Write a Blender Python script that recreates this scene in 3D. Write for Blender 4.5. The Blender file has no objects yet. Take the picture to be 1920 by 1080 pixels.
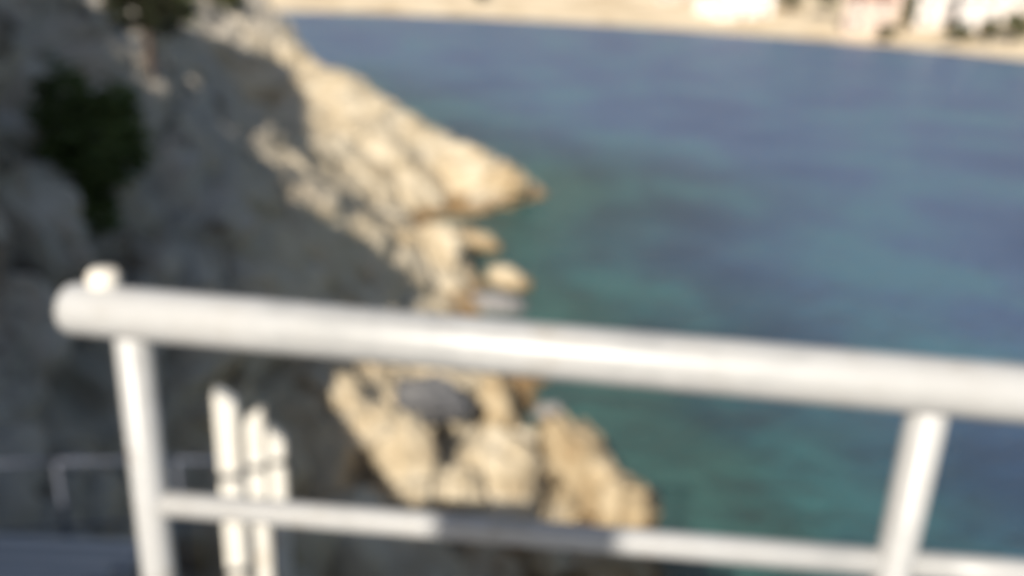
import bpy, bmesh, math, random
import numpy as np
from mathutils import Vector, Matrix, noise
R_ = math.radians
scene = bpy.context.scene
C = scene.collection

# ------------------------------------------------------------------ camera
W, H, F = 1920.0, 1080.0, 1650.0
EYE = Vector((0, 0, 9.0))                      # sea level is z = 0, the walkway z = 7.45
upc = -Vector((762 - 960.0, -(5156 - 540.0), -F)).normalized()   # world up seen in camera axes
fwdc = (Vector((0, 0, -1)) - upc * Vector((0, 0, -1)).dot(upc)).normalized()
rgtc = fwdc.cross(upc)
ROT = Matrix((rgtc, fwdc, upc))                # camera axes -> world
cam_d = bpy.data.cameras.new('camera')
cam = bpy.data.objects.new('camera', cam_d)
C.objects.link(cam)
cam.matrix_world = Matrix.Translation(EYE) @ ROT.to_4x4()
cam_d.sensor_width = 36.0
cam_d.lens = F / W * 36.0
cam_d.clip_start = 0.05
cam_d.clip_end = 2000
cam_d.dof.use_dof = True                       # the photograph is badly out of focus (focused a hand's width away)
cam_d.dof.focus_distance = 0.15
cam_d.dof.aperture_fstop = 9.3
scene.camera = cam

# ------------------------------------------------------------------ sun and sky
SUN_AZ, SUN_EL = R_(-168), R_(32)              # azimuth from +Y, clockwise
SUN = Vector((math.sin(SUN_AZ) * math.cos(SUN_EL), math.cos(SUN_AZ) * math.cos(SUN_EL), math.sin(SUN_EL)))
wd = bpy.data.worlds.new('World')
scene.world = wd
wd.use_nodes = True
nt = wd.node_tree
sky = nt.nodes.new('ShaderNodeTexSky')
sky.sky_type = 'NISHITA'
sky.sun_disc = False
sky.sun_elevation = SUN_EL
sky.sun_rotation = SUN_AZ
nt.links.new(sky.outputs['Color'], nt.nodes['Background'].inputs['Color'])
nt.nodes['Background'].inputs['Strength'].default_value = 0.075
sl = bpy.data.lights.new('sun', 'SUN')
sl.energy = 5.0
sl.angle = R_(0.5)
sl.color = (1.0, 0.93, 0.82)
so = bpy.data.objects.new('sun', sl)
C.objects.link(so)
so.rotation_euler = (-SUN).to_track_quat('-Z', 'Y').to_euler()
scene.view_settings.view_transform = 'Standard'
scene.view_settings.look = 'None'
scene.view_settings.gamma = 1.0
scene.view_settings.exposure = 0.45
scene.cycles.use_denoising = True
scene.cycles.max_bounces = 6

# ------------------------------------------------------------------ helpers
def ray(px, py):
    return (ROT @ Vector((px - W / 2, -(py - H / 2), -F))).normalized()
def atz(px, py, z):                            # the point of that sight line at height z
    d = ray(px, py)
    return EYE + d * ((z - EYE.z) / d.z)
def atr(px, py, r):                            # ... at ground distance r
    d = ray(px, py)
    return EYE + d * (r / math.hypot(d.x, d.y))
def tag(o, label=None, cat=None, group=None, kind=None):
    if label: o['label'] = label
    if cat: o['category'] = cat
    if group: o['group'] = group
    if kind: o['kind'] = kind
    return o
def obj(name, bm, m, parent=None, smooth=False, loc=None):
    me = bpy.data.meshes.new(name)
    bm.normal_update()
    bm.to_mesh(me)
    bm.free()
    if smooth:
        for p in me.polygons: p.use_smooth = True
    o = bpy.data.objects.new(name, me)
    C.objects.link(o)
    for q in (m if isinstance(m, (list, tuple)) else [m]): me.materials.append(q)
    if loc is not None: o.location = loc
    if parent: o.parent = parent
    return o
def empty(name, loc, rz=0):
    o = bpy.data.objects.new(name, None)
    C.objects.link(o)
    o.location = loc
    o.rotation_euler = (0, 0, rz)
    o.empty_display_size = 0.2
    return o
def tube(bm, a, b, r, r2=None, seg=24, dome=0.35):
    """round bar from a to b with softly rounded ends"""
    a, b = Vector(a), Vector(b)
    r2 = r if r2 is None else r2
    ax = (b - a).normalized()
    q = ax.to_track_quat('Z', 'Y')
    L = (b - a).length
    prof = [(0.001, 0), (r * .7, 0.0 + .03 * r), (r * .93, r * dome * .45), (r, r * dome),
            (r2, L - r2 * dome), (r2 * .93, L - r2 * dome * .45), (r2 * .7, L - .03 * r2), (0.001, L)]
    rings = []
    for pr, h in prof:
        rings.append([bm.verts.new(a + q @ Vector((pr * math.cos(2 * math.pi * k / seg), pr * math.sin(2 * math.pi * k / seg), h))) for k in range(seg)])
    for i in range(len(rings) - 1):
        for k in range(seg):
            bm.faces.new((rings[i][k], rings[i][(k + 1) % seg], rings[i + 1][(k + 1) % seg], rings[i + 1][k]))
    return bm
def box(bm, c, s, rot=None, bevel=0.0):
    r = bmesh.ops.create_cube(bm, size=1.0)
    vs = r['verts']
    for v in vs: v.co = Vector((v.co.x * s[0], v.co.y * s[1], v.co.z * s[2]))
    if bevel:
        es = list({e for v in vs for e in v.link_edges})
        vs = list({v for f in bmesh.ops.bevel(bm, geom=es, offset=bevel, segments=2, affect='EDGES')['faces'] for v in f.verts} | {v for v in vs if v.is_valid})
    for v in vs:
        p = v.co.copy()
        if rot: p = rot @ p
        v.co = p + Vector(c)
    return bm
def prism(bm, pts, z0, z1):
    lo = [bm.verts.new((x, y, z0)) for x, y in pts]
    hi = [bm.verts.new((x, y, z1)) for x, y in pts]
    n = len(pts)
    bm.faces.new(lo[::-1]); bm.faces.new(hi)
    for i in range(n): bm.faces.new((lo[i], lo[(i + 1) % n], hi[(i + 1) % n], hi[i]))
    return bm

# ------------------------------------------------------------------ materials
def mat(name, base, rough=0.8, spec=0.3):
    m = bpy.data.materials.new(name)
    m.use_nodes = True
    b = m.node_tree.nodes['Principled BSDF']
    b.inputs['Base Color'].default_value = (*base, 1)
    b.inputs['Roughness'].default_value = rough
    b.inputs['Specular IOR Level'].default_value = spec
    return m
def nz(m, scale, detail=5, rough=.6, coord='Object'):
    n = m.node_tree.nodes.new('ShaderNodeTexNoise')
    n.inputs['Scale'].default_value = scale
    n.inputs['Detail'].default_value = detail
    n.inputs['Roughness'].default_value = rough
    if coord == 'Position':
        g = m.node_tree.nodes.new('ShaderNodeNewGeometry')
        m.node_tree.links.new(g.outputs['Position'], n.inputs['Vector'])
    else:
        t = m.node_tree.nodes.new('ShaderNodeTexCoord')
        m.node_tree.links.new(t.outputs['Object'], n.inputs['Vector'])
    return n
def ramp(m, src, stops):
    r = m.node_tree.nodes.new('ShaderNodeValToRGB')
    els = r.color_ramp.elements
    while len(els) < len(stops): els.new(0.5)
    for e, (p, c) in zip(els, stops):
        e.position = p
        e.color = (*c, 1)
    m.node_tree.links.new(src, r.inputs['Fac'])
    return r
def mix(m, fac, a, b):
    x = m.node_tree.nodes.new('ShaderNodeMix')
    x.data_type = 'RGBA'
    if isinstance(fac, float): x.inputs['Factor'].default_value = fac
    else: m.node_tree.links.new(fac, x.inputs['Factor'])
    for s, k in ((a, 6), (b, 7)):
        if isinstance(s, tuple): x.inputs[k].default_value = (*s, 1)
        else: m.node_tree.links.new(s, x.inputs[k])
    return x.outputs[2]
def mrange(m, src, a, b):
    n = m.node_tree.nodes.new('ShaderNodeMapRange')
    n.inputs['From Min'].default_value = a
    n.inputs['From Max'].default_value = b
    n.interpolation_type = 'SMOOTHSTEP'
    m.node_tree.links.new(src, n.inputs['Value'])
    return n.outputs['Result']
def math_(m, op, a, b):
    n = m.node_tree.nodes.new('ShaderNodeMath')
    n.operation = op
    for i, s in enumerate((a, b)):
        if isinstance(s, (int, float)): n.inputs[i].default_value = s
        else: m.node_tree.links.new(s, n.inputs[i])
    return n.outputs[0]
def bump(m, src, dist, strength=1.0):
    b = m.node_tree.nodes.new('ShaderNodeBump')
    b.inputs['Distance'].default_value = dist
    b.inputs['Strength'].default_value = strength
    m.node_tree.links.new(src, b.inputs['Height'])
    m.node_tree.links.new(b.outputs['Normal'], m.node_tree.nodes['Principled BSDF'].inputs['Normal'])
def base(m, sock):
    m.node_tree.links.new(sock, m.node_tree.nodes['Principled BSDF'].inputs['Base Color'])
def posz(m):
    g = m.node_tree.nodes.new('ShaderNodeNewGeometry')
    s = m.node_tree.nodes.new('ShaderNodeSeparateXYZ')
    m.node_tree.links.new(g.outputs['Position'], s.inputs[0])
    return s.outputs['Z']
def attr(m, name):
    a = m.node_tree.nodes.new('ShaderNodeAttribute')
    a.attribute_name = name
    return a.outputs['Fac']

def rock_mat(name, stops, scale=0.9, wet=None, weather=False):
    m = mat(name, (0.3, 0.3, 0.3), 0.9, 0.15)
    n1 = nz(m, scale, 7, .65, 'Position')
    col = ramp(m, n1.outputs['Fac'], stops).outputs['Color']
    if weather:                                # lichen-grey rock away from the wash of the waves
        n3 = nz(m, .35, 6, .6, 'Position')
        grey = ramp(m, n3.outputs['Fac'], [(.3, (.33, .29, .235)), (.5, (.44, .39, .32)), (.7, (.53, .475, .395))]).outputs['Color']
        n6 = nz(m, 1.1, 5, .62, 'Position')
        grey = mix(m, mrange(m, n6.outputs['Fac'], .56, .66), grey, (.12, .10, .078))
        n7 = nz(m, .75, 4, .6, 'Position')
        grey = mix(m, mrange(m, n7.outputs['Fac'], .57, .68), grey, (.52, .48, .42))
        col = mix(m, attr(m, 'weather'), col, grey)
    if wet:                                    # algae-brown tide band
        n2 = nz(m, 1.6, 4, .6, 'Position')
        z = math_(m, 'ADD', posz(m), math_(m, 'MULTIPLY', math_(m, 'SUBTRACT', n2.outputs['Fac'], .5), 1.0))
        col = mix(m, mrange(m, z, wet, wet * .35), col, (.23, .15, .075))
    base(m, col)
    n4 = nz(m, 3.0, 10, .7, 'Position')
    bump(m, n4.outputs['Fac'], 0.12, .8)
    return m
CREAM = [(.3, (.34, .26, .165)), (.46, (.50, .41, .28)), (.62, (.60, .52, .39))]
TAN = [(.3, (.30, .21, .115)), (.5, (.42, .325, .20)), (.68, (.52, .43, .30))]
GREY = [(.3, (.17, .165, .165)), (.5, (.26, .25, .245)), (.7, (.36, .33, .30))]
M = {}
M['cliff'] = rock_mat('cliff_rock', CREAM, .8, .55, True)
M['shade_grey'] = rock_mat('shade_grey_rock', [(.3, (.09, .09, .095)), (.5, (.14, .14, .145)), (.7, (.21, .205, .20))], 1.6)  # darker copy of the grey rock, carrying the gap's shade in its colour
M['cream'] = rock_mat('cream_limestone', CREAM, 1.4, .35)
M['tan'] = rock_mat('tan_limestone', TAN, 1.4, .4)
M['grey'] = rock_mat('grey_limestone', GREY, 1.6)
pw = mat('white_paint', (.8, .8, .79), .38, .5)
n = nz(pw, 9, 5, .65)
base(pw, ramp(pw, n.outputs['Fac'], [(.30, (.34, .32, .285)), (.42, (.38, .375, .365)), (.7, (.41, .41, .405))]).outputs['Color'])
_b = ramp(pw, n.outputs['Fac'], [(.30, (.32, .30, .265)), (.42, (.385, .38, .37)), (.7, (.42, .42, .415))]).outputs['Color']
_w = nz(pw, 2.2, 6, .65)
_c = mix(pw, mrange(pw, _w.outputs['Fac'], .52, .66), _b, (.30, .30, .295))
_r = nz(pw, 17, 5, .7)
base(pw, mix(pw, mrange(pw, _r.outputs['Fac'], .66, .72), _c, (.16, .095, .055)))
bump(pw, nz(pw, 60, 4).outputs['Fac'], .0008, .5)
M['paint'] = pw
pp = mat('white_post_paint', (.78, .75, .68), .55, .4)
base(pp, ramp(pp, nz(pp, 8, 5, .65).outputs['Fac'], [(.32, (.62, .54, .43)), (.45, (.76, .72, .64)), (.7, (.80, .77, .70))]).outputs['Color'])
M['post'] = pp
M['shade_band'] = mat('shade_band_dark', (.07, .068, .07), .5, .5)
M['shaded_white'] = mat('shaded_white_paint', (.10, .11, .14), .5, .4)  # railing white with its bluish shade mixed into the colour
cc = mat('concrete', (.3, .3, .3), .9, .2)
base(cc, ramp(cc, nz(cc, 2.5, 8, .7, 'Position').outputs['Fac'], [(.3, (.20, .20, .205)), (.55, (.31, .31, .32)), (.75, (.38, .37, .36))]).outputs['Color'])
bump(cc, nz(cc, 40, 5, .6, 'Position').outputs['Fac'], .006)
M['concrete'] = cc
M['nosing'] = mat('pale_nosing', (.55, .53, .50), .8, .2)

# ------------------------------------------------------------------ terrain (cliff, shore and headland as one rock surface)
def smooth(a, b, x):
    t = min(1, max(0, (x - a) / (b - a)))
    return t * t * (3 - 2 * t)
ctl = []
def cz(px, py, z): ctl.append(tuple(atz(px, py, z)))
def cr(px, py, r): ctl.append(tuple(atr(px, py, r)))
def cw(x, y, z): ctl.append((x, y, z))
# headland ridge, far to tip
for a in ((395, 12, 5.6), (460, 35, 5.2), (520, 62, 4.7), (575, 95, 4.3), (620, 125, 3.9), (690, 165, 3.4), (760, 205, 2.9), (850, 270, 2.1), (925, 305, 1.5), (965, 340, .8)):
    cz(*a)
    p = atz(*a); d = (p - EYE); d.z = 0; q = p + d.normalized() * (4 + .06 * d.length)
    cw(q.x, q.y, -1.2)
for a in ((700, 55, -3), (620, 42, -3), (800, 110, -3), (950, 200, -3), (500, 24, -4), (985, 392, -.15), (700, 290, 2.2), (800, 335, 1.3), (880, 368, .5), (720, 372, 1.2), (860, 398, -.25), (800, 398, .25),
          (640, 260, 2.9), (600, 190, 3.5), (590, 300, 2.6), (470, 130, 4.3), (540, 240, 3.2), (560, 130, 3.8),
          (425, 245, 5.4), (490, 292, 4.8), (560, 322, 4.1), (640, 382, 3.3), (700, 455, 2.3), (728, 540, 1.6), (780, 430, .9), (900, 520, -.1), (860, 430, -.1),
          (820, 560, .6), (1000, 590, -.2), (940, 470, -.4), (960, 660, -.1), (1060, 775, -.1), (1240, 985, -.05), (1150, 880, -.05), (880, 640, .9)):
    cz(*a)
# grey cliff on the left
for a in ((0, 0, 10.5), (0, 200, 9.6), (0, 400, 8.8), (0, 600, 8.5), (0, 800, 7.2), (110, 700, 9.2), (150, 0, 17.5), (150, 200, 13), (150, 400, 10.6), (180, 600, 11.3),
          (300, 0, 23), (300, 150, 19.5), (300, 330, 15), (280, 450, 12), (350, 60, 27), (380, 180, 23), (450, 400, 15.3), (550, 460, 17.2),
          (640, 530, 18.3), (400, 520, 13.4), (500, 560, 14.6), (620, 640, 15.5),
          (300, 650, 11.0), (450, 690, 12.0), (560, 720, 14.0), (250, 780, 9.8), (430, 860, 9.0), (600, 760, 13.4), (600, 900, 11), (700, 800, 13.2), (800, 740, 15),
          (760, 900, 12.3), (930, 900, 13), (1100, 950, 13.2), (900, 1060, 10.2), (700, 1060, 9.0), (1150, 1075, 11.4)):
    cr(*a)
# ground under the walkway and the stair, sea bed
for a in ((-1.9, 2, 6.3), (-2, 3.3, 5.7), (-2.4, 5, 4.5), (-3.4, 5, 5.4), (-3, 3.5, 6.2), (-2.5, 6.8, 4.0), (-1, 2, 6.2), (1, 2, 5.6), (0, 4, 4.4), (2, 6, 2.4), (4, 4, 2.8), (-.6, 5, 4.3), (6, 8, -1.5), (5, 1, 3), (7, -3, 1),
          (0, 0, 6.7), (-2, 0, 6.8), (2.5, -1, 6.5), (0, -4, 6.8), (-4, -4, 6.9), (3, -8, 6.5), (9, -10, -1), (-3, -9, 8.5), (9, 4, -3), (8, 15, -3), (6, 25, -3), (9, 38, -4), (8, 60, -5), (-8, 100, -4), (0, 48, -3),
          (30, 30, -8), (30, 0, -8), (20, 80, -8), (0, 30, -2.5), (-5, 70, -3), (-22, 100, -3),
          # ground out of frame on the left
          (-8, 5.5, 7.6), (-9, 9, 8.6), (-12, 12, 8.8), (-15, 17, 8.6), (-20, 23, 9.4), (-26, 33, 11), (-38, 48, 13), (-45, 75, 12), (-60, 40, 18),
          (-6, -3, 7.2), (-5.6, 4.4, 8.4), (-6.6, 8.4, 8.4), (-2.7, 6.6, 3.8), (-3.3, 7.1, 4.0), (-4.1, 7.2, 5.2), (-12, -2, 9), (-20, 5, 11), (-9, -6, 8), (-30, -10, 14), (-15, -20, 10)):
    cw(*a)
ctl = np.array(ctl)
def key(x, y):
    r = np.hypot(x, y)
    r = np.maximum(r, .3)
    return np.stack([np.arctan2(x, y) * 1.0, np.log(r + 1.0)], -1)
def phi(d2):
    return np.where(d2 > 1e-12, .5 * d2 * np.log(np.maximum(d2, 1e-12)), 0)
K = key(ctl[:, 0], ctl[:, 1])
n_ = len(K)
D2 = ((K[:, None] - K[None]) ** 2).sum(-1)
A = np.zeros((n_ + 3, n_ + 3))
A[:n_, :n_] = phi(D2) + np.eye(n_) * 2e-4
P = np.hstack([np.ones((n_, 1)), K])
A[:n_, n_:] = P; A[n_:, :n_] = P.T
wts = np.linalg.solve(A, np.concatenate([ctl[:, 2], np.zeros(3)]))
def height(x, y):
    k = key(np.atleast_1d(x), np.atleast_1d(y))
    out = np.zeros(len(k))
    for s in range(0, len(k), 20000):
        kk = k[s:s + 20000]
        d = ((kk[:, None] - K[None]) ** 2).sum(-1)
        out[s:s + 20000] = phi(d) @ wts[:n_] + wts[n_] + kk @ wts[n_ + 1:]
    return np.clip(out, -6, 32)
th = np.concatenate([np.linspace(-180, -112, 30)[:-1], np.linspace(-112, -72, 110)[:-1], np.linspace(-72, -36, 60)[:-1], np.linspace(-36, 22, 300)[:-1], np.linspace(22, 180, 60)])
th = np.radians(th)
rr = np.exp(np.concatenate([np.linspace(math.log(1.1), math.log(4), 40)[:-1], np.linspace(math.log(4), math.log(60), 360)[:-1], np.linspace(math.log(60), math.log(100), 30)]))
TT, RR = np.meshgrid(th, rr)
X = (RR * np.sin(TT)).ravel(); Y = (RR * np.cos(TT)).ravel()
Z = height(X, Y)
# the high spur of the cliff beside the walkway, out of frame on the left: crest heights shaped to shade the slope below
CREST = [(-3.4, 6.74), (-3.6, 8.16), (-3.9, 8.54), (-4.3, 8.92), (-4.9, 9.25), (-5.3, 9.87), (-5.9, 10.42), (-6.2, 11.07), (-7.3, 13.71), (-7.8, 14.65), (-8.8, 15.75), (-9.4, 16.55), (-10.6, 18.1), (-11.3, 17.8), (-12.3, 19.4), (-13.5, 22.3), (-14.1, 23.02), (-17, 27.7), (-21.9, 34.17), (-23.5, 33.9), (-24.7, 33.7), (-26, 33.7), (-30, 35), (-60, 47.85)]
cxs = np.array([c[0] for c in CREST])[::-1]; czs = np.array([c[1] for c in CREST])[::-1]
cres = np.interp(X, cxs, czs)
spur = cres - np.where(Y > 0, Y * 1.6, -Y * .35)
Z = np.where(X < -3.4, np.maximum(Z, spur), Z)
CR2 = [(-12, 16), (-7.5, 14.3), (-6.4, 13.4), (-6.1, 12.2), (-5.6, 10.3), (-5.4, 9.7), (-5.15, 9.2), (-4.9, 7.8), (-4.4, 7.0), (-3.9, 6.4), (-3.5, 6.0)]  # second unseen spur, added to shade the near left ground
spur2 = np.interp(X, [c[0] for c in CR2], [c[1] for c in CR2]) - np.where(Y > 3, (Y - 3) * 2.2, (3 - Y) * .5)
Z = np.where(X < -3.3, np.maximum(Z, spur2), Z)
Zg = Z.reshape(TT.shape)
Xg, Yg = X.reshape(TT.shape), Y.reshape(TT.shape)
# normals of the smooth surface
G = np.stack([Xg, Yg, Zg], -1)
du = np.gradient(G, axis=1); dv = np.gradient(G, axis=0)
Nn = np.cross(du, dv); Nn /= np.linalg.norm(Nn, axis=-1, keepdims=True) + 1e-9
Nn = np.where(Nn[..., 2:3] < 0, -Nn, Nn).reshape(-1, 3)
def craggy(p, s):
    v = noise.voronoi(p * s)[0]
    return (v[1] - v[0])
verts = []; weather = []
for i in range(len(X)):
    r = math.hypot(X[i], Y[i])
    p = Vector((X[i], Y[i], Z[i]))
    if r < 2.6 or X[i] > 12 and Z[i] < -3:
        verts.append(p); weather.append(0.5); continue
    a = smooth(2.6, 8, r)
    if TT.flat[i] < R_(-42): a *= .25
    soft = 1 - .72 * smooth(14, 20, r)
    big = .30 * noise.fractal(p * .28, 1.0, 2.0, 3) * (0.6 + .4 * smooth(15, 30, r))
    q = Vector((p.x, p.y, p.z * 1.8))
    blk = -.55 * math.exp(-(craggy(q, .42) / .16) ** 2) - .18 * math.exp(-(craggy(q + Vector((7, 3, 1)), 1.1) / .2) ** 2)
    fine = .13 * noise.fractal(p * 1.3, .9, 2.1, 5)
    d = a * (big + blk * (.3 + .7 * soft) + fine * soft + .1)
    v = p + Vector(Nn[i]) * d
    verts.append(v)
    w = smooth(3.0, 5.0, p.z - .035 * max(0, r - 12) + .9 * noise.fractal(p * .5, 1, 2, 3))
    weather.append(w)
nr, nc = TT.shape
faces = []
for j in range(nr - 1):
    for i in range(nc - 1):
        a = j * nc + i
        faces.append((a, a + 1, a + nc + 1, a + nc))
from mathutils.bvhtree import BVHTree
T0 = BVHTree.FromPolygons([tuple(v) for v in verts], faces)
PITS = []                                       # hollows and clefts worn into the cliff: centre, radius, depth
for px, py, rpx, k in ((455, 120, 42, 3.2), (475, 165, 44, 3.6), (495, 215, 42, 3.2), (315, 440, 26, 2.4), (180, 745, 45, 1.8), (165, 125, 32, 2.0), (335, 165, 34, 1.8), (30, 355, 20, 2), (70, 385, 20, 2), (105, 415, 22, 2), (135, 450, 22, 2),
                       (600, 470, 26, 1.6), (690, 515, 26, 1.6), (480, 480, 24, 1.6), (60, 560, 28, 1.6)):
    h = T0.ray_cast(EYE + ray(px, py) * 1.8, ray(px, py))[0]
    if h is not None:
        u = (h - EYE).length / F
        PITS.append((h, rpx * u, rpx * u * k))
for c, rad, dep in PITS:
    for i in range(len(X)):
        if abs(X[i] - c.x) < rad * 2.5 and abs(Y[i] - c.y) < rad * 2.5:
            dd = (verts[i] - c).length
            if dd < rad * 2.5:
                dirv = (Vector((c.x, c.y, -.2 * math.hypot(c.x, c.y))).normalized() - 1.3 * Vector(Nn[i])).normalized()
                verts[i] = verts[i] + dirv * dep * math.exp(-(dd / rad) ** 2)
me = bpy.data.meshes.new('cliff')
me.from_pydata([tuple(v) for v in verts], [], faces)
at_ = me.attributes.new('weather', 'FLOAT', 'POINT')
at_.data.foreach_set('value', weather)
me.update()
cl = bpy.data.objects.new('cliff', me)
C.objects.link(cl)
me.materials.append(M['cliff'])
tag(cl, kind='structure')
VZ = np.array([v.z for v in verts])
TREE = BVHTree.FromPolygons([tuple(v) for v in verts], faces)
def ground(x, y):
    h = TREE.ray_cast(Vector((x, y, 60)), Vector((0, 0, -1)))
    return h[0].z if h[0] else 0.0
def hit(px, py):
    h = TREE.ray_cast(EYE + ray(px, py) * 1.8, ray(px, py))
    return h[0]

# ------------------------------------------------------------------ sea
wm = mat('sea_water', (.05, .12, .16), .36, .5)
wm.node_tree.nodes['Principled BSDF'].inputs['IOR'].default_value = 1.33
n1 = nz(wm, .11, 4, .55, 'Position')
deep = ramp(wm, n1.outputs['Fac'], [(.34, (.046, .083, .168)), (.5, (.063, .110, .200)), (.60, (.068, .152, .21))]).outputs['Color']
n2 = nz(wm, .22, 4, .6, 'Position')
shal = ramp(wm, n2.outputs['Fac'], [(.36, (.018, .042, .050)), (.48, (.028, .070, .075)), (.62, (.042, .125, .118))]).outputs['Color']
n5 = nz(wm, .6, 4, .6, 'Position')
bed = ramp(wm, n5.outputs['Fac'], [(.35, (.035, .075, .070)), (.65, (.050, .125, .11))]).outputs['Color']
base(wm, mix(wm, mrange(wm, attr(wm, 'shallow'), .9, 1.0), mix(wm, attr(wm, 'shallow'), deep, shal), bed))
n3 = nz(wm, 1.1, 6, .6, 'Position')
bump(wm, n3.outputs['Fac'], .45, 1.0)
M['water'] = wm
wr = np.exp(np.linspace(math.log(1.5), math.log(900), 130))
wt = np.radians(np.linspace(-180, 180, 181))
vs = [(0, 0, 0)]; sh = [0.0]
near = np.array([[v.x, v.y] for v in verts if -.5 < v.z < .6])[::5]
for r in wr:
    for t in wt[:-1]:
        x, y = r * math.sin(t), r * math.cos(t)
        vs.append((x, y, 0))
        if r < 90:
            d = np.sqrt(((near - (x, y)) ** 2).sum(1).min())
            sh.append(max(0, 1 - smooth(0, 9 + .16 * r, d)))
        else: sh.append(0.0)
nt_ = len(wt) - 1
fs = [(0, 1 + i, 1 + (i + 1) % nt_) for i in range(nt_)]
for j in range(len(wr) - 1):
    for i in range(nt_):
        a = 1 + j * nt_
        fs.append((a + i, a + nt_ + i, a + nt_ + (i + 1) % nt_, a + (i + 1) % nt_))
me = bpy.data.meshes.new('water')
me.from_pydata(vs, [], fs)
me.attributes.new('shallow', 'FLOAT', 'POINT').data.foreach_set('value', sh)
me.update()
bm = bmesh.new(); bm.from_mesh(me); bmesh.ops.recalc_face_normals(bm, faces=bm.faces)
if bm.faces[0].normal.z < 0: bmesh.ops.reverse_faces(bm, faces=bm.faces)
bm.to_mesh(me); bm.free()
wo = bpy.data.objects.new('water', me)
C.objects.link(wo)
me.materials.append(wm)
tag(wo, kind='structure')

# ------------------------------------------------------------------ far shore
sand = mat('beach_sand', (.6, .5, .36), .95, .1)
base(sand, ramp(sand, nz(sand, .12, 6, .6, 'Position').outputs['Fac'], [(.32, (.42, .32, .20)), (.5, (.60, .49, .34)), (.68, (.68, .58, .43))]).outputs['Color'])
M['sand'] = sand
shore_px = [(120, 22), (300, 24), (480, 25), (600, 26), (700, 29), (820, 34), (1000, 43), (1200, 54), (1400, 68), (1600, 84), (1750, 97), (1920, 116), (2250, 156), (2700, 215)]
shore = [atz(a, b - 4, 0) for a, b in shore_px]
prof = [(-14, -1.5), (0, 0), (6, .9), (16, 2.6), (30, 4.6), (60, 10.5), (120, 24), (260, 60)]
bm = bmesh.new()
rows = []
NS = 120
for k in range(NS + 1):
    f = k / NS * (len(shore) - 1)
    i = min(int(f), len(shore) - 2)
    p = shore[i].lerp(shore[i + 1], f - i)
    d = Vector((p.x, p.y, 0)).normalized()
    d = (d + Vector((.15, .6, 0))).normalized()
    row = []
    for s, z in prof:
        q = p + d * s
        row.append(bm.verts.new((q.x + noise.noise(q * .07) * min(2, max(0, s)), q.y, z + (noise.fractal(q * .08, 1, 2, 4) * .1 * max(0, min(s, 30)) * .6 if s > 0 else 0))))
    rows.append(row)
for k in range(NS):
    for j in range(len(prof) - 1):
        bm.faces.new((rows[k][j], rows[k + 1][j], rows[k + 1][j + 1], rows[k][j + 1]))
bmesh.ops.recalc_face_normals(bm, faces=bm.faces)
bm.normal_update()
if sum(f.normal.z for f in bm.faces) < 0: bmesh.ops.reverse_faces(bm, faces=bm.faces)
bm.verts.ensure_lookup_table()
BT = BVHTree.FromBMesh(bm)
beach = obj('beach', bm, sand, smooth=True)
tag(beach, kind='structure')
def bhit(px, py):
    return BT.ray_cast(EYE, ray(px, py))[0]

wall_w = mat('white_render', (.8, .79, .76), .85, .2)
base(wall_w, ramp(wall_w, nz(wall_w, .5, 5, .6).outputs['Fac'], [(.3, (.58, .53, .49)), (.6, (.68, .64, .61))]).outputs['Color'])
wall_p = mat('pinkish_render', (.52, .42, .36), .85, .2)
roof_m = mat('terracotta_roof', (.36, .16, .10), .85, .2)
glass = mat('dark_glass', (.05, .06, .07), .12, .5)
door_m = mat('brown_door', (.14, .08, .05), .6, .3)
trim_m = mat('pale_trim', (.66, .63, .58), .8, .2)
def building(px, py, wpx, hm, depth, wm_, label, roof='flat', rz=0, nwin=3, floors=2):
    p = bhit(px, py)
    r = (p - EYE).length
    w = wpx / F * r
    face = math.atan2(p.x, p.y)
    root = empty('beach_house', p - Vector((0, 0, .3)), -face + R_(rz))
    tag(root, label, 'house', 'houses along the far beach')
    wa = obj('wall', box(bmesh.new(), (0, depth / 2, hm / 2), (w, depth, hm)), wm_, root)
    if roof == 'flat':
        obj('roof', box(bmesh.new(), (0, depth / 2, hm + .16), (w + .4, depth + .4, .32), bevel=.04), trim_m, root)
    else:
        bm = bmesh.new()
        o = .5
        pts = [(-w / 2 - o, -o, hm), (w / 2 + o, -o, hm), (w / 2 + o, depth + o, hm), (-w / 2 - o, depth + o, hm)]
        v = [bm.verts.new(q) for q in pts] + [bm.verts.new((-w / 2 + 1.4, depth / 2, hm + 1.7)), bm.verts.new((w / 2 - 1.4, depth / 2, hm + 1.7))]
        for f in ((0, 1, 5, 4), (1, 2, 5), (2, 3, 4, 5), (3, 0, 4), (3, 2, 1, 0)): bm.faces.new([v[k] for k in f])
        obj('roof', bm, roof_m, root)
    fh = hm / floors
    for fl in range(floors):
        for k in range(nwin):
            x = (k - (nwin - 1) / 2) * w / nwin
            if fl == 0 and k == nwin // 2:
                d = obj('door', box(bmesh.new(), (x, -.02, 1.25), (1.0, .12, 2.1), bevel=.02), door_m, root)
                continue
            ww = min(1.2, w / nwin * .5)
            zc = fl * fh + fh * .58
            wi = obj('window', box(bmesh.new(), (x, -.03, zc), (ww + .2, .10, 1.35), bevel=.02), trim_m, root)
            obj('pane', box(bmesh.new(), (x, -.095, zc), (ww, .05, 1.15)), glass, wi)
    return root
building(1390, 36, 100, 6.0, 9, wall_w, 'wide white house with flat roof close to the middle of the far beach', nwin=3)
building(1625, 64, 78, 6.5, 8, wall_p, 'pale pinkish house between the dark trees and the white houses on the far shore', 'hip', 4, nwin=2)
building(1752, 54, 62, 6.5, 8, wall_w, 'narrow white house on the far shore, first right of the red-roofed gap', 'flat', -4, nwin=2)
building(1822, 60, 48, 6.8, 8, wall_w, 'white tower-like house in the middle of the row at the right of the far shore', 'flat', 3, nwin=2)
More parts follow.
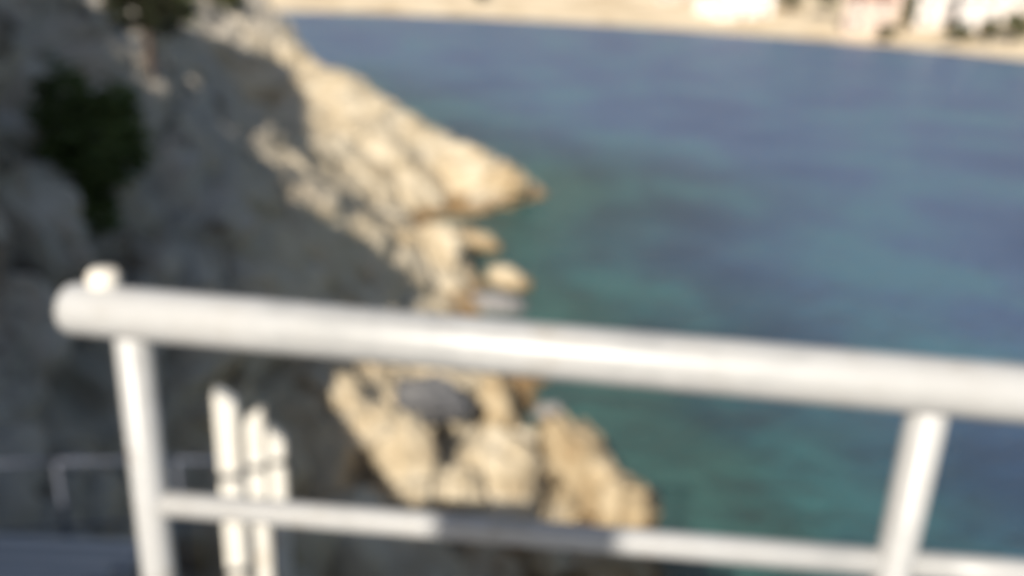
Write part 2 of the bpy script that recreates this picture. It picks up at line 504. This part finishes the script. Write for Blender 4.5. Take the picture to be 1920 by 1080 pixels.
building(1880, 44, 52, 6.0, 8, wall_w, 'white house above the round dark tree at the far right of the shore', 'flat', -6, nwin=2)
building(1692, 22, 60, 4.5, 8, wall_p, 'low house with red tiled roof set back behind the far beach', 'hip', 0, nwin=2, floors=1)
building(1265, 6, 66, 3.2, 7, wall_p, 'low brownish house with tiled roof up the slope left of the wide white house', 'hip', 0, nwin=2, floors=1)

# white ramp wall beside the wide white house
p = bhit(1338, 26)
bm = bmesh.new()
L_ = 7.0
vv = [(-L_, 0, 0), (0, 0, 0), (0, 0, .6), (-L_, 0, 4.2)]
f_ = [bm.verts.new(q) for q in vv]; b_ = [bm.verts.new((q[0], .4, q[2])) for q in vv]
bm.faces.new(f_); bm.faces.new(b_[::-1])
for i in range(4): bm.faces.new((f_[i], b_[i], b_[(i + 1) % 4], f_[(i + 1) % 4]))
bmesh.ops.recalc_face_normals(bm, faces=bm.faces)
o = obj('garden_wall', bm, wall_w, loc=p + Vector((3, -1, -.4)))
o.rotation_euler.z = -math.atan2(p.x, p.y)
tag(o, 'sloping white wall running down to the wide white beach house', 'wall')

# ------------------------------------------------------------------ plants
def leaf_mat(name, a, b):
    m = mat(name, a, .7, .2)
    base(m, ramp(m, nz(m, 1.7, 4).outputs['Fac'], [(.35, a), (.65, b)]).outputs['Color'])
    return m
M['leaf'] = leaf_mat('dark_leaves', (.042, .062, .018), (.095, .125, .036))
M['leaf2'] = leaf_mat('olive_leaves', (.055, .06, .025), (.10, .105, .045))
M['leaf3'] = leaf_mat('shaded_leaves', (.010, .013, .005), (.022, .024, .010))  # darker leaf copy: the cliff tree's shade is put into the colour
M['bark'] = mat('bark', (.09, .065, .05), .9, .1)
def foliage(rng, lobes, n, size):
    """leaf-sized faces through the volume of several uneven lobes"""
    bm = bmesh.new()
    tot = sum(l[3] * l[4] * l[5] for l in lobes)
    for (cx, cy, cz_, a, b, c) in lobes:
        for _ in range(max(8, int(n * a * b * c / tot))):
            while True:
                u = Vector((rng.uniform(-1, 1), rng.uniform(-1, 1), rng.uniform(-1, 1)))
                if .12 < u.length < 1: break
            u *= (.55 + .45 * rng.random()) / max(.4, u.length) * u.length ** .3
            if noise.noise(Vector((u.x * a + cx, u.y * b + cy, u.z * c + cz_)) * (2.2 / max(.5, a))) < -.18: continue
            p = Vector((cx + u.x * a, cy + u.y * b, cz_ + u.z * c))
            q = Vector((rng.uniform(-1, 1), rng.uniform(-1, 1), rng.uniform(-.2, 1))).to_track_quat('Z', 'Y')
            s = size * rng.uniform(.6, 1.4)
            vs = [bm.verts.new(p + q @ Vector(k)) for k in ((-s, 0, 0), (0, -.45 * s, .1 * s), (s, 0, 0), (0, .45 * s, .1 * s))]
            bm.faces.new(vs)
    return bm
def limb(bm, a, b, r1, r2): tube(bm, a, b, r1, r2, 8, .1)
def bush(base_p, lobes, n, size, label, cat='bush', name='cliff_bush', m='leaf', trunk=.06, group=None, seed=1, tr='stem', fo='foliage'):
    rng = random.Random(seed)
    root = empty(name, base_p)
    tag(root, label, cat, group)
    obj(fo, foliage(rng, lobes, n, size), M[m], root)
    bm = bmesh.new()
    top = Vector((sum(l[0] for l in lobes) / len(lobes), sum(l[1] for l in lobes) / len(lobes), sum(l[2] for l in lobes) / len(lobes)))
    limb(bm, (0, 0, -.25), top * .55, trunk, trunk * .7)
    for l in lobes: limb(bm, top * .5, Vector(l[:3]) + Vector((0, 0, l[5] * .3)), trunk * .6, trunk * .2)
    obj(tr, bm, M['bark'], root)
    return root
p = hit(198, 412)
rb = (p - EYE).length
s = rb / F                                     # metres per photo pixel at the bush
print('bush at', p, rb)
bush(p, [(-.15 * s * 100, -.3, 195 * s, 72 * s, .35, 75 * s), (30 * s, -.35, 130 * s, 85 * s, .4, 75 * s), (-30 * s, -.3, 90 * s, 65 * s, .35, 65 * s), (5 * s, -.25, 25 * s, 40 * s, .3, 50 * s), (62 * s, -.3, 190 * s, 40 * s, .3, 50 * s)],
     3200, .085, 'big dark green bush hanging on the shaded grey cliff at upper left', seed=3)
p = hit(283, 135)
s = (p - EYE).length / F
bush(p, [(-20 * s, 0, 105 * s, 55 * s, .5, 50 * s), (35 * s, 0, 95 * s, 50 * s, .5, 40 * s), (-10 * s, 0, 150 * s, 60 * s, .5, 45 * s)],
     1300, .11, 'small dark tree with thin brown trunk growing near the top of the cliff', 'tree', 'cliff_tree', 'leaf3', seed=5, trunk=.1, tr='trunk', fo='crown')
p = hit(345, 38)
s = (p - EYE).length / F
bush(p, [(0, 0, 25 * s, 38 * s, .6, 42 * s), (-15 * s, 0, 60 * s, 40 * s, .6, 40 * s)], 700, .14, 'dark shrub on the cliff crest just left of the sunlit ridge', seed=7)
p = hit(432, 26)
s = (p - EYE).length / F
bush(p, [(0, 0, 26 * s, 32 * s, 1, 16 * s), (-26 * s, 0, 30 * s, 22 * s, 1, 14 * s)], 500, .22, 'small olive shrub standing on top of the sunlit headland ridge', m='leaf2', seed=9)
def shore_tree(px, py, wpx, hpx, label, seed, m='leaf2'):
    p = bhit(px, py)
    s = (p - EYE).length / F
    w, h = wpx * s / 2, hpx * s
    rng = random.Random(seed)
    lobes = [(0, 0, h * .62, w * .75, w * .7, h * .36)]
    for k in range(4):
        a = rng.uniform(0, 6.28)
        lobes.append((math.cos(a) * w * .5, math.sin(a) * w * .5, h * rng.uniform(.4, .8), w * rng.uniform(.4, .6), w * .5, h * .24))
    bush(p, lobes, 800, .34, label, 'tree', 'shore_tree', m, .2, 'trees along the far beach', seed, 'trunk', 'crown')
shore_tree(1482, 24, 62, 48, 'dark green tree beside the wide white house on the far shore', 11)
shore_tree(1548, 34, 70, 62, 'largest dark tree on the far shore, left of the pinkish house', 12)
shore_tree(1693, 66, 26, 74, 'slim brownish tree between the pinkish house and the narrow white house', 13)
shore_tree(1790, 82, 60, 34, 'low olive bush in front of the white houses on the far shore', 14)
shore_tree(1890, 84, 62, 54, 'round dark tree at the far right end of the beach', 15)
shore_tree(1662, 78, 40, 30, 'small dark tree at the water edge below the pinkish house', 17)
shore_tree(1714, 40, 44, 50, 'dark tree squeezed between the red-roofed house and the narrow white house', 18)
shore_tree(1852, 84, 40, 44, 'dark bushy tree just left of the round tree at the far right', 19)
shore_tree(905, 3, 0.1 + 40, 24, 'little tree on the slope above the far beach, left of the houses', 16)

# ------------------------------------------------------------------ boulders
def boulder(name, px, py, wpx, hpx, r, m, label, tilt=0, seed=1, sub=4, deep=.8, facet=.5, z=None, cat='rock', group='loose rocks along the shore'):
    c = atz(px, py, z) if z is not None else atr(px, py, r)
    if r == -1: c = hit(px, py)
    s = (c - EYE).length / F
    a, h = wpx * s / 2, hpx * s / 2
    bm = bmesh.new()
    bmesh.ops.create_icosphere(bm, subdivisions=sub, radius=1.0)
    off = Vector((seed * 3.17, seed * 1.71, seed * 5.3))
    right = ROT @ Vector((math.cos(R_(tilt)), -math.sin(R_(tilt)), 0))
    upv = ROT @ Vector((math.sin(R_(tilt)), math.cos(R_(tilt)), 0))
    back = right.cross(upv)
    for v in bm.verts:
        n = v.co.normalized()
        k = 1 + .26 * noise.fractal(n * 1.3 + off, 1, 2, 3)
        cell = noise.voronoi(n * 1.7 + off)[0]
        k -= facet * math.exp(-((cell[1] - cell[0]) / .16) ** 2) * .5
        k += .05 * noise.fractal(n * 6 + off, .8, 2, 4)
        # planed faces
        for t in range(5):
            rg = random.Random(seed * 17 + t)
            pn = Vector((rg.gauss(0, 1), rg.gauss(0, 1), rg.gauss(0, 1))).normalized()
            d = n.dot(pn) * k
            if d > .78: k *= .78 / d * .75 + .25
        q = n * k
        v.co = right * q.x * a + upv * q.y * h + back * q.z * max(min(a, h), .8 * max(a, h)) * deep
    o = obj(name, bm, M[m], None, True, c)
    tag(o, label, cat, group)
    return o
B = boulder
B('boulder', 812, 495, 150, 165, 25.5, 'cream', 'cream boulder with brown side at the foot of the headland above the top rail', 20, 2)
B('boulder', 760, 500, 60, 130, 24.5, 'tan', 'narrow brown rock wedged left of the cream boulder above the rail', 8, 21)
B('islet_rock', 900, 455, 92, 42, 0, 'tan', 'low tan rock islet in the sea just below the headland tip', 14, 3, z=.2)
B('islet_rock', 955, 528, 96, 58, 0, 'cream', 'pale rock islet lying in the water right of the cream boulder', 20, 4, z=.15)
B('shore_rock', 935, 572, 120, 52, 0, 'grey', 'dark grey rock at the waterline partly hidden by the top rail', 8, 5, z=.1)
B('headland_rock', 950, 348, 84, 78, 0, 'tan', 'brown rock block forming the tip of the headland', 10, 6, z=.7)
B('boulder', 770, 880, 140, 215, 12.4, 'cream', 'tall cream boulder under the rail, leftmost of the big sunlit boulders', -18, 7)
B('boulder', 935, 895, 170, 190, 13, 'cream', 'broad round cream boulder in the middle below the top rail', 10, 8)
B('boulder', 858, 935, 110, 130, 12.2, 'cream', 'smaller pale boulder between the two big cream boulders', 0, 9)
B('shore_rock', 1092, 885, 120, 270, 13.8, 'tan', 'long tan rock slab slanting down to the sea right of the boulders', -34, 10, deep=.7, facet=.6)
B('shore_rock', 1172, 962, 130, 150, 13.2, 'tan', 'low tan rock wedge at the seaward foot of the long tan slab', -42, 23, deep=.8, facet=.6)
B('boulder', 1035, 965, 110, 120, 12.9, 'tan', 'tan rock filling the gap between the broad cream boulder and the long slab', -15, 26, facet=.6)
B('boulder', 930, 775, 90, 140, 15.8, 'tan', 'ochre rock block rising behind the broad cream boulder', -10, 11)
B('shore_rock', 1028, 782, 66, 60, 17, 'grey', 'small blue-grey rock at the water edge under the rail', 0, 12)
B('boulder', 655, 765, 210, 95, 13.8, 'cream', 'beige rock ledge behind the white posts, sloping to the tall cream boulder', 38, 13)
B('shore_rock', 1030, 1050, 74, 76, 10.5, 'cream', 'small pale rock below the shaded part of the lower rail', 0, 14)
B('shore_rock', 1135, 1062, 180, 80, 10.9, 'tan', 'brown rock at the bottom edge below the lower rail', 6, 15)
B('boulder', 700, 815, 130, 105, 13.2, 'cream', 'beige rock low between the rock ledge and the tall cream boulder', 35, 31)
B('boulder', 605, 725, 110, 70, 14.2, 'cream', 'flat beige rock at the upper end of the ledge behind the white posts', 30, 32)
B('shore_rock', 808, 752, 160, 105, 14.6, 'shade_grey', 'rock darkened in its colour for the shade in the gap between the beige ledge and the ochre block', 10, 33)
B('small_stone', 456, 706, 36, 48, -1, 'cream', 'small pinkish stone perched just above the white posts', 0, 16, 3)
B('shore_rock', 372, 1045, 110, 70, -1, 'tan', 'grey-tan rock at the foot of the tallest white post', 4, 17)
B('small_stone', 530, 1045, 56, 60, -1, 'tan', 'small brownish stone at the foot of the shortest white post', 0, 18, 3)

# ------------------------------------------------------------------ walkway and stair
bm = bmesh.new()
prism(bm, [(-3.55, -5), (.95, -5), (.95, 1.3), (-3.55, 1.3)], 7.15, 7.45)
box(bm, (-2.65, 1.22, 7.71), (1.7, .14, .518), None, .015)  # unseen kerb added to keep the stair treads in shade
o = obj('walkway', bm, M['concrete']); tag(o, kind='structure')
bm = bmesh.new()
N = 9
for k in range(N):
    t = k * .32
    ztop = 7.45 - .17 * (k + 1)
    cx = -2.35 - .12 * t
    box(bm, (cx, 1.3 + t + .16 + .002 * k, ztop - .035), (1.5, .235, .07), None, .012)
for sd in (-.70, .70):                          # sloping side beams
    y0_, y1_ = 1.32, 1.3 + N * .32
    x0_, x1_ = -2.35 + sd, -2.35 - .12 * N * .32 + sd
    za, zb = 7.45 - .17 - .09, 7.45 - .17 * (N + 1) - .05
    f4 = [bm.verts.new(q) for q in ((x0_, y0_, za), (x1_, y1_, zb), (x1_, y1_, zb - .22), (x0_, y0_, za - .22))]
    g4 = [bm.verts.new((v.co.x + .06, v.co.y, v.co.z)) for v in f4]
    bm.faces.new(f4); bm.faces.new(g4[::-1])
    for q in range(4): bm.faces.new((f4[q], g4[q], g4[(q + 1) % 4], f4[(q + 1) % 4]))
bmesh.ops.recalc_face_normals(bm, faces=bm.faces)
nfl = len(bm.faces)
for k in range(N):                             # pale painted nosing along each step
    t = k * .32
    box(bm, (-2.35 - .12 * t, 1.3 + t + .235 + .002 * k, 7.45 - .17 * (k + 1) + .001), (1.46, .06, .008))
bm.faces.ensure_lookup_table()
for f in bm.faces[nfl:]: f.material_index = 1
o = obj('stairway', bm, [M['concrete'], M['nosing']]); tag(o, kind='structure')
sx = lambda y: -2.35 - .12 * (y - 1.3)
# ------------------------------------------------------------------ the white railing in front
ZT, ZL = 8.575, 8.275
a = atz(122, 577, ZT); b = atz(1920, 739, ZT)
ax = (b - a).normalized()
b2 = b + ax * .16
print('rail ends', a, b, 'slant', (a - EYE).length, (b - EYE).length)
RT = .0335
root = empty('railing', (a.x + .1, a.y, 7.45))
tag(root, 'white tubular metal railing across the front with thick round top rail', 'railing')
def rel(bm):
    for v in bm.verts: v.co -= root.location
    return bm
obj('top_rail', rel(tube(bmesh.new(), a, b2, RT, seg=40, dome=.5)), M['paint'], root, True)
def on_rail(px):                               # foot of the rail point seen in that photo column
    best = min(((abs(px - col(a + ax * (k * .002))), k) for k in range(int((b2 - a).length / .002))))
    return a + ax * best[1] * .002
def col(p):
    q = ROT.transposed() @ (p - EYE)
    return W / 2 + F * q.x / -q.z
p1 = on_rail(243); p2 = on_rail(1752)
posts = []
RP = .0225
for p in (p1, p2):
    obj('post', rel(tube(bmesh.new(), (p.x, p.y, 7.452), (p.x, p.y, ZT - RT * .8), RP, seg=28, dome=.05)), M['paint'], root, True)
    fl = tube(bmesh.new(), (p.x, p.y, 7.452), (p.x, p.y, 7.464), .055, seg=28, dome=.1)
    obj('base_flange', rel(fl), M['paint'], root, True)
RL = .0170
def row(p):
    q = ROT.transposed() @ (p - EYE)
    return H / 2 - F * q.y / -q.z
def zat(p, py):
    lo, hi = 7.6, 8.55
    for _ in range(40):
        m_ = (lo + hi) / 2
        if row(Vector((p.x, p.y, m_))) > py: lo = m_
        else: hi = m_
    return lo
Z1, Z2 = zat(p1, 942), zat(p2, 1056)            # the thin rail runs very slightly out of parallel with the thick one
print('lower rail heights', Z1, Z2)
def zrail(p): return Z1 + (Z2 - Z1) * (p - p1).dot(ax) / (p2 - p1).dot(ax)
for s_, e_ in ((p1, p2), (p2, b2 - ax * .03)):
    s2 = s_ + ax * (RP * .8); e2 = e_ - ax * (RP * .8)
    s2.z = zrail(s2); e2.z = zrail(e2)
    obj('lower_rail', rel(tube(bmesh.new(), s2, e2, RL, seg=24, dome=.05)), M['paint'], root, True)
k = atz(212, 505, ZT + .045) + ax.cross(Vector((0, 0, 1))) * 0
kp = Vector((k.x, k.y, ZT))
side = Vector((-ax.y, ax.x, 0))
kb = a + ax * ((kp - a).dot(ax)) + Vector((0, 0, 0))
obj('end_knob', rel(tube(bmesh.new(), (kb.x + side.x * .012, kb.y + side.y * .012, ZT + RT * .7), (kb.x + side.x * .012, kb.y + side.y * .012, ZT + RT + .019), .021, seg=24, dome=.6)), M['post'], root, True)

# ------------------------------------------------------------------ white posts beside the stair
def white_post(px, py, r, wid, h, label, bands, slant):
    top = atr(px, py, r)
    root = empty('white_post', (top.x, top.y, top.z - h), R_(12))
    tag(root, label, 'post', 'white posts beside the stair')
    bm = bmesh.new()
    x = wid / 2
    lo = [bm.verts.new((sx_ * x, sy * x, -.6)) for sx_, sy in ((-1, -1), (1, -1), (1, 1), (-1, 1))]
    hz = {-1: h - (slant if slant > 0 else 0), 1: h - (-slant if slant < 0 else 0)}
    hi = [bm.verts.new((sx_ * x, sy * x, hz[-sx_] )) for sx_, sy in ((-1, -1), (1, -1), (1, 1), (-1, 1))]
    bm.faces.new(lo[::-1]); bm.faces.new(hi)
    for i in range(4): bm.faces.new((lo[i], lo[(i + 1) % 4], hi[(i + 1) % 4], hi[i]))
    bmesh.ops.bevel(bm, geom=list(bm.edges), offset=.012, segments=2, affect='EDGES')
    obj('shaft', bm, M['post'], root)
    for zb in bands:  # dark strips stand in for bands of shadow on the shaft
        obj('shade_band', box(bmesh.new(), (0, 0, zb), (wid + .014, wid + .014, .035), bevel=.004), M['shade_band'], root)
    return root
white_post(421, 726, 3.5, .088, 1.15, 'tallest white post, nearest of the three beside the stair', (.745, .26), .07)
white_post(475, 765, 4.0, .088, 1.0, 'middle one of the three white posts beside the stair', (.69,), -.07)
white_post(517, 798, 4.4, .088, .85, 'shortest white post, rightmost of the three beside the stair', (.645,), .09)

# white railing along the lower landing, shade put into its blue-grey colour
def rail_line(pts, r, root, name):
    bm = bmesh.new()
    for i in range(len(pts) - 1): tube(bm, pts[i], pts[i + 1], r, seg=14, dome=.1)
    for v in bm.verts: v.co -= root.location
    return obj(name, bm, M['shaded_white'], root, True)
q0 = atr(-60, 872, 5.6); q1 = atr(105, 866, 5.7); q2 = atr(330, 862, 5.9); q3 = atr(455, 866, 6.05)
root = empty('stair_railing', (q1.x, q1.y, q1.z - 1.0))
tag(root, 'thin white railing coloured blue-grey for the shade at lower left', 'railing')
rail_line([q0, q1, q2, q3], .019, root, 'top_rail')
dz = Vector((0, 0, -.5))
rail_line([q0 + dz, q1 + dz, q2 + dz, q3 + dz], .015, root, 'lower_rail')
for q in (q0, q1, q2, q3):
    g = ground(q.x, q.y)
    rail_line([Vector((q.x, q.y, min(g, q.z - .95) - .1)), q + Vector((0, 0, .0))], .017, root, 'post')

# ------------------------------------------------------------------ unseen blocker added behind the viewer: its box shades the lower rail
def on_low(px):
    return min(((p1 + ax * (k * .004)).to_3d() for k in range(400)), key=lambda p: abs(px - col(Vector((p.x, p.y, zrail(p))))))
mid = (on_low(815) + on_low(1165)) / 2; mid.z = zrail(mid)
SHW = (on_low(1165) - on_low(815)).length
hp = mid + SUN * (3.3 / math.cos(SUN_EL))
root = empty('shade_blocker', (hp.x, hp.y, 7.45))
tag(root, 'added unseen pole with a box that shades the lower rail', 'street lamp')
hz_ = hp.z - 7.45
obj('pole', tube(bmesh.new(), (0, 0, .002), (0, 0, hz_ - .12), .045, .03), M['shade_band'], root, True)
obj('blocker_box', box(bmesh.new(), (0, 0, hz_ + .0), (SHW * .98, SHW * .98, .24), Matrix.Rotation(-SUN_AZ, 3, 'Z'), .015), M['shade_band'], root)
